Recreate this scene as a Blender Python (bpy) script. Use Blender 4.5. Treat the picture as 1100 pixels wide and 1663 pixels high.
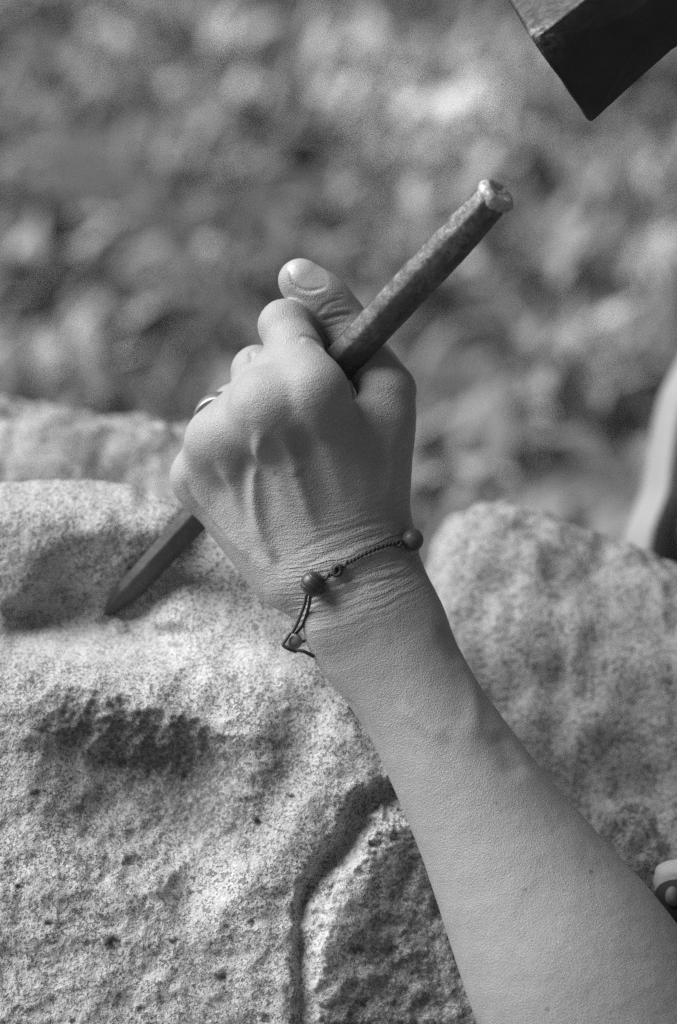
import bpy, bmesh, math, random
import numpy as np
from mathutils import Vector, Matrix

# ------------------------------------------------------------------ clear
for o in list(bpy.data.objects):
    bpy.data.objects.remove(o, do_unlink=True)
scene = bpy.context.scene
COL = scene.collection

# ------------------------------------------------------------------ frame
# Working units: 1 unit = 0.25 mm.  Camera looks down 20 degrees at the hand,
# which is held 0.62 m above the ground.
S = 0.00025
DIST = 5000.0                     # camera to fist, in working units (1.25 m)
PITCH = math.radians(20)
C0 = np.array([0.0, 0.0, 0.62])
AX_R = np.array([1.0, 0.0, 0.0])
AX_U = np.array([0.0, math.sin(PITCH), math.cos(PITCH)])
AX_T = np.array([0.0, -math.cos(PITCH), math.sin(PITCH)])


def P(u, v, w):
    """place a control point: sideways, down and depth reading -> local point"""
    k = (DIST - w) / DIST
    return np.array([(u - 550.0) * k, -(v - 831.5) * k, w])


def to_world(a):
    a = np.asarray(a, dtype=np.float64)
    return C0 + S * (a[..., 0:1] * AX_R + a[..., 1:2] * AX_U + a[..., 2:3] * AX_T)


def ground_at(u, v):
    """where the line of sight through a reading meets the ground"""
    cam = C0 + S * DIST * AX_T
    d = (u - 550.0) * AX_R - (v - 831.5) * AX_U - DIST * AX_T
    t = -cam[2] / d[2]
    return cam + d * t


# ------------------------------------------------------------------ camera
cam_d = bpy.data.cameras.new('camera')
cam = bpy.data.objects.new('camera', cam_d)
COL.objects.link(cam)
cam.location = Vector(C0 + S * DIST * AX_T)
cam.rotation_euler = (math.pi / 2 - PITCH, 0, 0)
cam_d.sensor_fit = 'VERTICAL'
cam_d.sensor_height = 36.0
cam_d.lens = 36.0 * DIST / 1663.0
cam_d.clip_start = 0.05
cam_d.clip_end = 500.0
cam_d.dof.use_dof = True
cam_d.dof.focus_distance = S * (DIST - 35)
cam_d.dof.aperture_fstop = 5.4
cam_d.dof.aperture_blades = 0
scene.camera = cam

# ------------------------------------------------------------------ sky and sun
SUN_LOCAL = np.array([-0.71, 0.68, 0.17])
SUN_LOCAL /= np.linalg.norm(SUN_LOCAL)
SUN_W = SUN_LOCAL[0] * AX_R + SUN_LOCAL[1] * AX_U + SUN_LOCAL[2] * AX_T
world = bpy.data.worlds.new('World')
scene.world = world
world.use_nodes = True
wn = world.node_tree.nodes
wl = world.node_tree.links
wn.clear()
sky = wn.new('ShaderNodeTexSky')
sky.sky_type = 'NISHITA'
sky.sun_disc = False
sky.sun_elevation = math.asin(SUN_W[2])
sky.sun_rotation = math.atan2(SUN_W[0], SUN_W[1])
sky.dust_density = 3.0
bw = wn.new('ShaderNodeRGBToBW')          # black-and-white film
bg = wn.new('ShaderNodeBackground')
bg.inputs['Strength'].default_value = 0.049
wo = wn.new('ShaderNodeOutputWorld')
wl.new(sky.outputs[0], bw.inputs[0])
wl.new(bw.outputs[0], bg.inputs['Color'])
wl.new(bg.outputs[0], wo.inputs['Surface'])

sun_d = bpy.data.lights.new('sun', 'SUN')
sun_d.energy = 5.0
sun_d.angle = math.radians(48.0)
sun_d.color = (1.0, 1.0, 1.0)
sun = bpy.data.objects.new('sun', sun_d)
COL.objects.link(sun)
sun.rotation_euler = Vector(SUN_W).to_track_quat('Z', 'Y').to_euler()
sun.location = (-3, -2, 4)

scene.view_settings.view_transform = 'Standard'
scene.view_settings.look = 'None'
scene.view_settings.exposure = 0.34
scene.view_settings.gamma = 1.0
scene.view_settings.use_curve_mapping = False
scene.render.engine = 'CYCLES'
scene.cycles.use_denoising = False        # sensor noise stands for the film's grain
scene.cycles.use_adaptive_sampling = False
scene.cycles.max_bounces = 6

# ------------------------------------------------------------------ helpers
rng = np.random.default_rng(7)


def smooth(a, b, x):
    t = np.clip((x - a) / (b - a), 0, 1)
    return t * t * (3 - 2 * t)


_perm = np.random.default_rng(3).permutation(256).astype(np.int64)
_perm = np.concatenate([_perm, _perm, _perm])
_g = np.random.default_rng(5).normal(size=(256, 3))
_g /= np.linalg.norm(_g, axis=1)[:, None]


def perlin(p):
    p = np.asarray(p, dtype=np.float64)
    i = np.floor(p).astype(np.int64)
    f = p - i
    i &= 255
    w = f * f * f * (f * (f * 6 - 15) + 10)
    out = 0
    for dx in (0, 1):
        wx = w[:, 0] if dx else 1 - w[:, 0]
        for dy in (0, 1):
            wy = w[:, 1] if dy else 1 - w[:, 1]
            for dz in (0, 1):
                wz = w[:, 2] if dz else 1 - w[:, 2]
                h = _perm[_perm[_perm[(i[:, 0] + dx) & 255] + ((i[:, 1] + dy) & 255)] + ((i[:, 2] + dz) & 255)]
                g = _g[h]
                out = out + wx * wy * wz * (g[:, 0] * (f[:, 0] - dx) + g[:, 1] * (f[:, 1] - dy) + g[:, 2] * (f[:, 2] - dz))
    return out * 1.5


def fbm(p, octaves=4, gain=0.5):
    a, s, out = 1.0, 1.0, 0.0
    for k in range(octaves):
        out = out + a * perlin(p * s + 17.3 * k)
        a *= gain
        s *= 2.03
    return out


def mesh_object(name, verts, faces, material=None, parent=None, smooth_shade=True, world_space=False):
    me = bpy.data.meshes.new(name)
    verts = np.asarray(verts, dtype=np.float64)
    if not world_space:
        verts = to_world(verts)
    if isinstance(faces, np.ndarray):
        faces = (faces,)
    if isinstance(faces, tuple):          # arrays of quads, of triangles ...
        tot = np.concatenate([np.full(len(f), f.shape[1], dtype=np.int32) for f in faces])
        me.vertices.add(len(verts))
        me.vertices.foreach_set('co', verts.ravel().astype(np.float32))
        me.loops.add(int(tot.sum()))
        me.loops.foreach_set('vertex_index', np.concatenate([f.ravel() for f in faces]).astype(np.int32))
        me.polygons.add(len(tot))
        me.polygons.foreach_set('loop_start', np.concatenate([[0], np.cumsum(tot)[:-1]]).astype(np.int32))
        me.polygons.foreach_set('loop_total', tot)
        me.update(calc_edges=True)
    else:
        me.from_pydata([tuple(v) for v in verts], [], [tuple(int(i) for i in f) for f in faces])
        bm_ = bmesh.new()
        bm_.from_mesh(me)
        bmesh.ops.recalc_face_normals(bm_, faces=bm_.faces)
        bm_.to_mesh(me)
        bm_.free()
        me.update()
    me.polygons.foreach_set('use_smooth', np.full(len(me.polygons), smooth_shade, dtype=bool))
    if material:
        me.materials.append(material)
    ob = bpy.data.objects.new(name, me)
    COL.objects.link(ob)
    if parent is not None:
        ob.parent = parent
        ob.matrix_parent_inverse = parent.matrix_world.inverted()
    return ob


def attr(ob, name, values):
    a = ob.data.attributes.new(name, 'FLOAT', 'POINT')
    a.data.foreach_set('value', np.asarray(values, dtype=np.float32))


def attr3(ob, name, values):
    a = ob.data.attributes.new(name, 'FLOAT_VECTOR', 'POINT')
    a.data.foreach_set('vector', np.asarray(values, dtype=np.float32).ravel())


def empty(name, local_pt):
    e = bpy.data.objects.new(name, None)
    e.empty_display_size = 0.02
    COL.objects.link(e)
    e.location = Vector(to_world(np.asarray(local_pt, dtype=float)))
    bpy.context.view_layer.update()
    return e


def tag(o, label=None, cat=None, group=None, kind=None):
    if label: o['label'] = label
    if cat: o['category'] = cat
    if group: o['group'] = group
    if kind: o['kind'] = kind
    return o


def catmull(pts, n):
    pts = np.asarray(pts, dtype=float)
    p = np.vstack([2 * pts[0] - pts[1], pts, 2 * pts[-1] - pts[-2]])
    out = []
    m = len(pts) - 1
    for i in range(m):
        p0, p1, p2, p3 = p[i:i + 4]
        for t in np.linspace(0, 1, n, endpoint=(i == m - 1)):
            out.append(0.5 * (2 * p1 + (p2 - p0) * t + (2 * p0 - 5 * p1 + 4 * p2 - p3) * t * t + (3 * p1 - p0 - 3 * p2 + p3) * t ** 3))
    return np.array(out)


def tube(path, radii, seg=10):
    path = np.asarray(path, dtype=float)
    n = len(path)
    radii = np.atleast_1d(np.asarray(radii, dtype=float))
    radii = np.interp(np.linspace(0, 1, n), np.linspace(0, 1, len(radii)), radii)
    tan = np.gradient(path, axis=0)
    tan /= np.linalg.norm(tan, axis=1)[:, None] + 1e-12
    ref = np.array([0.0, 0.0, 1.0]) if abs(tan[0][2]) < 0.9 else np.array([1.0, 0, 0])
    nrm = np.cross(tan[0], ref)
    nrm /= np.linalg.norm(nrm)
    vs = []
    for i in range(n):
        nrm = nrm - tan[i] * np.dot(nrm, tan[i])
        nrm /= np.linalg.norm(nrm)
        b = np.cross(tan[i], nrm)
        for j in range(seg):
            a = 2 * math.pi * j / seg
            vs.append(path[i] + radii[i] * (math.cos(a) * nrm + math.sin(a) * b))
    fs = []
    for i in range(n - 1):
        for j in range(seg):
            k = (j + 1) % seg
            fs.append((i * seg + j, i * seg + k, (i + 1) * seg + k, (i + 1) * seg + j))
    fs.append(tuple(range(seg))[::-1])
    fs.append(tuple((n - 1) * seg + j for j in range(seg)))
    return vs, fs


def uv_ball(c, r, seg=20, rings=12, squash=None, R=None):
    vs, fs = [], []
    c = np.asarray(c, dtype=float)
    for i in range(rings + 1):
        th = math.pi * i / rings
        for j in range(seg):
            ph = 2 * math.pi * j / seg
            d = np.array([math.sin(th) * math.cos(ph), math.sin(th) * math.sin(ph), math.cos(th)])
            if squash is not None: d = d * squash
            if R is not None: d = R @ d
            vs.append(c + r * d)
    for i in range(rings):
        for j in range(seg):
            k = (j + 1) % seg
            fs.append((i * seg + j, (i + 1) * seg + j, (i + 1) * seg + k, i * seg + k))
    return vs, fs


def lines_distance(p, path):
    """distance of points p to a polyline, with the position along it (0..1)"""
    best = np.full(len(p), 1e9)
    along = np.zeros(len(p))
    n = len(path) - 1
    for i in range(n):
        a, b = path[i], path[i + 1]
        ab = b - a
        t = np.clip(((p - a) @ ab) / (ab @ ab + 1e-9), 0, 1)
        d = np.linalg.norm(p - a - t[:, None] * ab, axis=1)
        m = d < best
        best[m] = d[m]
        along[m] = (i + t[m]) / n
    return best, along


# ------------------------------------------------------------------ materials
class Mat:
    def __init__(self, name):
        self.m = bpy.data.materials.new(name)
        self.m.use_nodes = True
        self.n = self.m.node_tree.nodes
        self.l = self.m.node_tree.links
        self.n.clear()
        self.out = self.n.new('ShaderNodeOutputMaterial')
        self.b = self.n.new('ShaderNodeBsdfPrincipled')
        self.l.new(self.b.outputs[0], self.out.inputs['Surface'])
        self.co = self.n.new('ShaderNodeTexCoord').outputs['Object']

    def _set(self, sock, v):
        if isinstance(v, (int, float)):
            if sock.type == 'RGBA': sock.default_value = (v, v, v, 1)
            elif sock.type == 'VECTOR': sock.default_value = (v, v, v)
            else: sock.default_value = v
        elif isinstance(v, tuple):
            sock.default_value = v
        else:
            self.l.new(v, sock)

    def set(self, **kw):
        names = dict(color='Base Color', rough='Roughness', metal='Metallic', spec='Specular IOR Level',
                     sss='Subsurface Weight', sss_scale='Subsurface Scale', normal='Normal', sheen='Sheen Weight')
        for k, v in kw.items():
            self._set(self.b.inputs[names[k]], v)

    def attr(self, name):
        a = self.n.new('ShaderNodeAttribute')
        a.attribute_name = name
        return a

    def noise(self, scale, detail=3, rough=0.5, co=None, dist=0.0):
        t = self.n.new('ShaderNodeTexNoise')
        self._set(t.inputs['Vector'], co or self.co)
        t.inputs['Scale'].default_value = scale
        t.inputs['Detail'].default_value = detail
        t.inputs['Roughness'].default_value = rough
        t.inputs['Distortion'].default_value = dist
        return t.outputs['Fac']

    def voronoi(self, scale, co=None, feature='F1', out='Distance', rnd=1.0):
        t = self.n.new('ShaderNodeTexVoronoi')
        t.feature = feature
        self._set(t.inputs['Vector'], co or self.co)
        t.inputs['Scale'].default_value = scale
        t.inputs['Randomness'].default_value = rnd
        return t.outputs[out]

    def math(self, op, a, b=0.0, c=None, clamp=False):
        t = self.n.new('ShaderNodeMath')
        t.operation = op
        t.use_clamp = clamp
        self._set(t.inputs[0], a)
        self._set(t.inputs[1], b)
        if c is not None: self._set(t.inputs[2], c)
        return t.outputs[0]

    def ramp(self, fac, stops, interp='LINEAR'):
        t = self.n.new('ShaderNodeValToRGB')
        t.color_ramp.interpolation = interp
        el = t.color_ramp.elements
        while len(el) < len(stops): el.new(0.5)
        for e, (p, c) in zip(el, stops):
            e.position = p
            e.color = (c, c, c, 1)
        self._set(t.inputs[0], fac)
        return t.outputs[0]

    def mix(self, fac, a, b, blend='MIX'):
        t = self.n.new('ShaderNodeMix')
        t.data_type = 'RGBA'
        t.blend_type = blend
        self._set(t.inputs[0], fac)
        self._set(t.inputs[6], a)
        self._set(t.inputs[7], b)
        return t.outputs[2]

    def bump(self, height, dist, strength=1.0, normal=None):
        t = self.n.new('ShaderNodeBump')
        t.inputs['Strength'].default_value = strength
        t.inputs['Distance'].default_value = dist
        self._set(t.inputs['Height'], height)
        if normal is not None: self.l.new(normal, t.inputs['Normal'])
        return t.outputs[0]

    def mapping(self, scale, co=None, rot=(0, 0, 0)):
        t = self.n.new('ShaderNodeMapping')
        self._set(t.inputs['Vector'], co or self.co)
        t.inputs['Scale'].default_value = scale
        t.inputs['Rotation'].default_value = rot
        return t.outputs[0]


def granite(name, light=0.55, dark=0.10, coarse=1.0):
    """granite: pale feldspar, grey quartz, black mica; attribute stain darkens, dust pales"""
    M = Mat(name)
    st = M.attr('stain_shade').outputs['Fac']
    du = M.attr('dust_pale').outputs['Fac']
    big = M.noise(14, 4, 0.6)
    grain = M.noise(620 / coarse, 4, 0.65)
    fine = M.noise(1100 / coarse, 2, 0.6)
    micaN = M.noise(110 / coarse, 3, 0.6)
    base = M.ramp(grain, [(0.32, light * 0.42), (0.45, light * 0.80), (0.58, light), (0.70, light * 1.22)])
    base = M.mix(0.35, base, M.ramp(fine, [(0.3, light * 0.6), (0.7, light * 1.2)]))
    # mica flakes: cells small, only where the coarse noise allows
    flake = M.ramp(M.math('ADD', M.math('MULTIPLY', M.noise(760 / coarse, 2, 0.55, dist=0.6), 0.68), M.math('MULTIPLY', micaN, 0.32)), [(0.545, 0.0), (0.58, 1.0)])
    dark2 = M.ramp(M.noise(250 / coarse, 3, 0.6, dist=0.8), [(0.62, 0.0), (0.66, 0.9)])
    flake = M.math('MAXIMUM', flake, dark2)
    base = M.mix(M.math('MULTIPLY', flake, 0.8), base, dark)
    base = M.mix(M.ramp(big, [(0.3, 0.30), (0.62, 0.0)]), base, light * 0.55)
    # stain: dark crust and painted shade, set between the pale grains
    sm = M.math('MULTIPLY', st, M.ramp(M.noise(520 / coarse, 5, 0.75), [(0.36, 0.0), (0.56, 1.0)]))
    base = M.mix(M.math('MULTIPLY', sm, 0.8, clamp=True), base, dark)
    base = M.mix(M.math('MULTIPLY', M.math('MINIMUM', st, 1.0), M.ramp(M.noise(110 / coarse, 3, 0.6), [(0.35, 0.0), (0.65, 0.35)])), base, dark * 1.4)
    base = M.mix(M.math('MULTIPLY', du, 0.75), base, light * 1.12)
    h = M.math('ADD', M.math('MULTIPLY', grain, 0.8), M.math('MULTIPLY', fine, 0.35))
    h = M.math('SUBTRACT', h, M.math('MULTIPLY', flake, 0.25))
    k = M.math('SUBTRACT', 1.0, M.math('MULTIPLY', du, 0.65))
    nrm = M.bump(M.math('MULTIPLY', h, k), 0.0016 * coarse, 0.8)
    M.set(color=base, rough=0.85, spec=0.25, normal=nrm)
    return M.m


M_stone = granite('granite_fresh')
M_boulder = granite('granite_weathered', 0.39, 0.09, 1.4)
M_boulder_pale = granite('granite_pale', 0.48, 0.10, 1.4)

# skin ---------------------------------------------------------------
M = Mat('skin')
wr = M.attr('wrinkle').outputs['Fac']        # strength of the cross lines
sc = M.attr('skinco').outputs['Vector']      # x across, y along the limb, z depth (mm)
knk = M.attr('crepe').outputs['Fac']
mole = M.attr('mole').outputs['Fac']
nail = M.attr('nail').outputs['Fac']
warp = M.noise(0.10, 2, 0.5, sc)
sep = M.n.new('ShaderNodeSeparateXYZ')
M.l.new(sc, sep.inputs[0])
alongw = M.math('ADD', sep.outputs['Y'], M.math('MULTIPLY', warp, 3.0))
comb = M.n.new('ShaderNodeCombineXYZ')
M.l.new(M.math('MULTIPLY', sep.outputs['X'], 0.045), comb.inputs[0])
M.l.new(alongw, comb.inputs[1])
M.l.new(M.math('MULTIPLY', sep.outputs['Z'], 0.045), comb.inputs[2])
lines = M.noise(0.62, 2, 0.45, comb.outputs[0])          # stretched noise = skin folds
comb2 = M.n.new('ShaderNodeCombineXYZ')
M.l.new(M.math('MULTIPLY', sep.outputs['X'], 0.22), comb2.inputs[0])
M.l.new(alongw, comb2.inputs[1])
M.l.new(M.math('MULTIPLY', sep.outputs['Z'], 0.22), comb2.inputs[2])
lines2 = M.noise(1.15, 2, 0.5, comb2.outputs[0])
pores = M.voronoi(1.7, sc)
pebble = M.noise(1.7, 4, 0.7, sc)
blot = M.noise(0.09, 4, 0.6, sc)
hl = M.math('MULTIPLY', M.math('ABSOLUTE', M.math('SUBTRACT', lines, 0.5)), -1.0)
hl = M.math('MULTIPLY', M.math('MAXIMUM', M.math('ADD', M.math('MULTIPLY', hl, 9.0), 1.0), 0.0), -1.0)
hw = M.math('MULTIPLY', M.math('ADD', M.math('MULTIPLY', lines, 2.2), M.math('MULTIPLY', hl, 0.10)), wr)
n1 = M.bump(hw, 0.0009, 1.0)
hc = M.math('MULTIPLY', M.math('ADD', lines2, M.math('MULTIPLY', pores, 0.35)), knk)
n2 = M.bump(hc, 0.0005, 0.8, n1)
hp = M.math('ADD', M.math('MULTIPLY', pebble, 0.7), M.math('MULTIPLY', pores, 0.5))
n3 = M.bump(M.math('MULTIPLY', hp, M.math('SUBTRACT', 1.0, M.math('MULTIPLY', nail, 0.6))), 0.00042, 0.85, n2)
colr = M.ramp(blot, [(0.3, 0.26), (0.5, 0.31), (0.72, 0.36)])
colr = M.mix(0.6, colr, M.ramp(M.noise(2.3, 3, 0.75, sc), [(0.32, 0.19), (0.5, 0.31), (0.68, 0.44)]))
colr = M.mix(M.math('MULTIPLY', nail, 0.5), colr, 0.50)
colr = M.mix(mole, colr, 0.05)
M.set(color=colr, rough=M.math('SUBTRACT', 0.52, M.math('MULTIPLY', nail, 0.17)), spec=0.5, sss=0.08, sss_scale=0.0025, normal=n3)
M.b.inputs['Subsurface Radius'].default_value = (1, 1, 1)
M_skin = M.m


def steel(name, base, wear_pale, rough, metal=0.75, scale=1.0):
    M = Mat(name)
    a = M.noise(70 * scale, 5, 0.65)
    b = M.noise(520 * scale, 3, 0.6)
    w = M.attr('wear_pale').outputs['Fac']
    c = M.ramp(a, [(0.3, base * 0.7), (0.55, base), (0.75, base * 1.3)])
    k = M.math('MULTIPLY', w, M.ramp(M.noise(300 * scale, 4, 0.7), [(0.40, 0.0), (0.62, 1.0)]))
    c = M.mix(k, c, wear_pale)
    h = M.math('ADD', a, M.math('MULTIPLY', b, 0.4))
    M.set(color=c, metal=metal, rough=M.ramp(b, [(0.3, rough - 0.1), (0.7, rough + 0.12)]), normal=M.bump(h, 0.0007, 0.6))
    return M.m


M_chisel = steel('chisel_steel', 0.075, 0.30, 0.5, 0.5)
M_lip = steel('chisel_struck_steel', 0.26, 0.5, 0.5, 0.35)
M_hammer = steel('hammer_iron', 0.035, 0.35, 0.5, 0.35)


def plain(name, c, rough=0.7, var=0.2, scale=200, bump=0.0004, spec=0.4):
    M = Mat(name)
    n = M.noise(scale, 4, 0.6)
    M.set(color=M.ramp(n, [(0.3, c * (1 - var)), (0.7, c * (1 + var))]), rough=rough, spec=spec, normal=M.bump(n, bump, 0.6))
    return M.m


M_cord = plain('waxed_cord', 0.045, 0.6, 0.35, 900, 0.0005)
M_bead_mid = plain('bead_stone_mid', 0.09, 0.4, 0.4, 300, 0.0003)
M_bead_pale = plain('bead_stone_pale', 0.22, 0.45, 0.25, 300, 0.0003)
M_ring = Mat('ring_silver')
M_ring.set(color=0.30, metal=0.8, rough=0.42)
M_ring = M_ring.m
M_wood = plain('handle_wood', 0.22, 0.6, 0.3, 60, 0.0005)
M_cloth = plain('pale_cotton', 0.28, 0.9, 0.08, 400, 0.0006, 0.1)
M_canvas = plain('white_canvas', 0.42, 0.9, 0.06, 400, 0.0004, 0.1)
M_dark = plain('dark_lining', 0.02, 0.8, 0.2, 200, 0.0003)
M_greycap = plain('grey_toggle', 0.16, 0.6, 0.15, 200, 0.0003)

# dark bead with carved rings
M = Mat('bead_seed_dark')
wv = M.n.new('ShaderNodeTexWave')
M.l.new(M.mapping((900, 900, 900), rot=(0.5, 0.9, 0.3)), wv.inputs['Vector'])
wv.inputs['Scale'].default_value = 0.16
wv.inputs['Distortion'].default_value = 2.5
wv.inputs['Detail'].default_value = 2
M.set(color=M.ramp(wv.outputs['Fac'], [(0.0, 0.09), (0.12, 0.03), (1.0, 0.04)]), rough=0.35, spec=0.5, normal=M.bump(M.ramp(wv.outputs['Fac'], [(0.0, 0.0), (0.12, 1.0)]), 0.0003, 0.5))
M_bead_dark = M.m

# ground and weeds
M = Mat('earth')
n = M.noise(3.0, 6, 0.65)
n2 = M.noise(25, 4, 0.7)
c = M.mix(0.5, M.ramp(n, [(0.3, 0.05), (0.7, 0.16)]), M.ramp(n2, [(0.3, 0.05), (0.7, 0.18)]))
M.set(color=c, rough=0.95, spec=0.1, normal=M.bump(n2, 0.02, 0.8))
M_earth = M.m
M = Mat('weed_leaf')
tone = M.attr('tone').outputs['Fac']
M.set(color=tone, rough=0.55, spec=0.35)
M_weed = M.m

# =================================================================== SETTING
# ground: one sheet to the horizon, gently uneven near the stones
gx = np.concatenate([[-250, -80, -25], np.linspace(-8, 8, 81), [25, 80, 250]])
gy = np.concatenate([[-250, -80, -20], np.linspace(-4, 14, 91), [30, 90, 250]])
GX, GY = np.meshgrid(gx, gy)
gp = np.stack([GX.ravel(), GY.ravel(), np.zeros(GX.size)], 1)
near = np.clip(1 - np.hypot(gp[:, 0], gp[:, 1] - 4) / 14, 0, 1)
gp[:, 2] = (fbm(gp * 0.9, 3) * 0.05) * near - 0.02
nx, ny = len(gx), len(gy)
idx = np.arange(nx * ny).reshape(ny, nx)
gf = np.stack([idx[:-1, :-1], idx[:-1, 1:], idx[1:, 1:], idx[1:, :-1]], -1).reshape(-1, 4)
g = mesh_object('ground', gp, gf, M_earth, world_space=True)
tag(g, 'dark earth ground under the weeds behind the stones', kind='structure')
g['category'] = 'ground'

# weeds: low leafy cover, dry pale patches and dark gaps
pale = [(700, 215, 95, 1.0), (770, 190, 60, 0.7), (560, 110, 75, 0.9), (400, 175, 30, 0.9), (620, 130, 55, 0.7),
        (205, 45, 45, 0.8), (355, 60, 40, 0.7), (300, 125, 55, 0.5), (100, 110, 40, 0.3), (900, 500, 70, 0.5),
        (1080, 410, 50, 0.8), (20, 560, 50, 0.5), (175, 600, 35, 0.5), (100, 610, 40, 0.3), (860, 640, 45, 0.35),
        (940, 620, 40, 0.35), (230, 260, 35, 0.4), (290, 250, 35, 0.4), (480, 60, 40, 0.5), (760, 780, 30, 0.4),
        (870, 90, 60, 0.45), (350, 310, 35, 0.3), (60, 440, 40, 0.3), (630, 380, 45, 0.3), (1000, 260, 60, 0.3)]
gaps = [(430, 115, 60, 1.0), (500, 60, 45, 0.7), (425, 325, 50, 0.9), (215, 430, 50, 0.8), (65, 320, 60, 1.0), (110, 260, 40, 0.6),
        (850, 495, 55, 0.9), (860, 715, 75, 1.0), (960, 790, 70, 0.9), (740, 660, 50, 0.6), (640, 160, 30, 0.5), (250, 655, 50, 0.9),
        (20, 110, 40, 0.6), (150, 160, 30, 0.6), (230, 520, 40, 0.6), (100, 520, 40, 0.5), (980, 265, 40, 0.6), (690, 800, 40, 0.5), (330, 580, 60, 0.4), (900, 820, 90, 0.8), (320, 130, 25, 0.4)]


def field(x, y, spots):
    out = np.zeros(len(x))
    for (u, v, r, s) in spots:
        c = ground_at(u, v)
        e = ground_at(u + r, v)
        rx = abs(e[0] - c[0])
        f_ = ground_at(u, v - r * 0.7)
        ry = abs(f_[1] - c[1]) + 0.02
        out += s * np.exp(-(((x - c[0]) / rx) ** 2 + ((y - c[1]) / ry) ** 2))
    return out


N_T = 7600
tx = rng.uniform(-2.6, 2.6, N_T)
ty = 0.9 + 7.5 * rng.uniform(0, 1, N_T) ** 1.15
pv = field(tx, ty, pale)
gv = field(tx, ty, gaps)
nz = fbm(np.stack([tx * 8.5, ty * 5.0, np.zeros(N_T)], 1), 3)
keep = rng.uniform(0, 1, N_T) > np.clip(gv * 0.75, 0, 0.8)
tx, ty, pv, gv, nz = tx[keep], ty[keep], pv[keep], gv[keep], nz[keep]
wv_, wf_, wt_ = [], [], []
for i in range(len(tx)):
    nb = rng.integers(5, 11)
    base_tone = 0.205 + 0.13 * max(nz[i], -0.5) + 0.75 * min(pv[i], 1.1) - 0.03 * min(gv[i], 1)
    hgt = (0.03 + 0.055 * rng.random()) * (1 - 0.35 * min(pv[i], 1)) * (1 - 0.4 * min(gv[i], 1))
    broad = rng.random() < 0.55
    for b in range(nb):
        az = rng.uniform(0, 2 * math.pi)
        lean = rng.uniform(0.2, 1.2)
        L = hgt * rng.uniform(0.6, 1.4)
        wd = (0.008 + 0.013 * rng.random()) if broad else (0.004 + 0.005 * rng.random())
        d = np.array([math.cos(az), math.sin(az)])
        o = np.array([tx[i], ty[i]]) + rng.normal(0, 0.022, 2)
        sd = np.array([-d[1], d[0]]) * wd
        k = len(wv_)
        tone_ = float(np.clip(base_tone * rng.uniform(0.55, 1.45), 0.02, 0.65))
        for t, ww in ((0, 0.5), (0.5, 1.0), (1.0, 0.12)):
            out = math.sin(lean) * L * t * (0.5 + 0.7 * t)
            up = math.cos(lean * (0.5 + 0.6 * t)) * L * t
            q = o + d * out
            wv_.append((q[0] - sd[0] * ww, q[1] - sd[1] * ww, up - 0.01))
            wv_.append((q[0] + sd[0] * ww, q[1] + sd[1] * ww, up - 0.01 + wd * 0.2))
            wt_ += [tone_, tone_]
        wf_.append((k, k + 1, k + 3, k + 2))
        wf_.append((k + 2, k + 3, k + 5, k + 4))
w = mesh_object('weeds', np.array(wv_), np.array(wf_), M_weed, world_space=True)
attr(w, 'tone', wt_)
tag(w, 'low leafy weeds and dry grass blurred behind the stones', 'weeds', kind='stuff')


# ------------------------------------------------------------------ boulders
def boulder(name, c, radii, seed, mat, label, rough=0.1, tilt=0.0, tilt_from=-0.25, lean=0.0, square=0.5, power=3.0, n=110):
    """closed lump of rock, local frame, centre c, radii, displaced by noise"""
    nu, nv = n * 2, n
    th = np.linspace(0.02, math.pi - 0.02, nv)
    ph = np.linspace(0, 2 * math.pi, nu, endpoint=False)
    TH, PH = np.meshgrid(th, ph, indexing='ij')
    d = np.stack([np.sin(TH) * np.cos(PH), np.cos(TH), np.sin(TH) * np.sin(PH)], -1).reshape(-1, 3)
    # squarish lump
    e = 0.72
    q = np.sign(d) * np.abs(d) ** e
    q /= (np.sum(np.abs(q) ** power, axis=1) ** (1 / power))[:, None]
    q = square * q + (1 - square) * d
    disp = 1 + rough * fbm(d * 1.3 + seed, 3)
    p = np.asarray(c) + q * np.asarray(radii) * disp[:, None]
    p[:, 1] -= tilt * np.maximum(p[:, 0] - c[0] - radii[0] * tilt_from, 0) * (d[:, 1] > -0.2)
    p[:, 2] += lean * (c[1] + radii[1] - p[:, 1]) * (d[:, 2] > 0)
    p += d * (24 * fbm(p / 130.0 + seed, 3) - 16 * np.abs(perlin(p / 75.0 + seed)) + 7 * fbm(p / 26.0 + seed, 3))[:, None]
    p = np.vstack([p, [np.asarray(c) + [0, radii[1], 0], np.asarray(c) - [0, radii[1], 0]]])
    p[-2] = p[:nu].mean(axis=0)
    p[-1] = p[nu * (nv - 1):nu * nv].mean(axis=0)
    i = np.arange(nu * nv).reshape(nv, nu)
    j = np.roll(i, -1, axis=1)
    f = np.stack([i[:-1], i[1:], j[1:], j[:-1]], -1).reshape(-1, 4)
    f = (f, np.array([(nu * nv, int(i[0][k]), int(j[0][k])) for k in range(nu)] + [(nu * nv + 1, int(j[-1][k]), int(i[-1][k])) for k in range(nu)]))
    ob = mesh_object(name, p, f, mat)
    attr(ob, 'stain_shade', 0.16 * smooth(0.0, 0.5, fbm(p / 90.0 + seed, 3)))
    attr(ob, 'dust_pale', np.zeros(len(p)))
    return tag(ob, label, 'boulder', 'boulders behind the carved stone')


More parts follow.
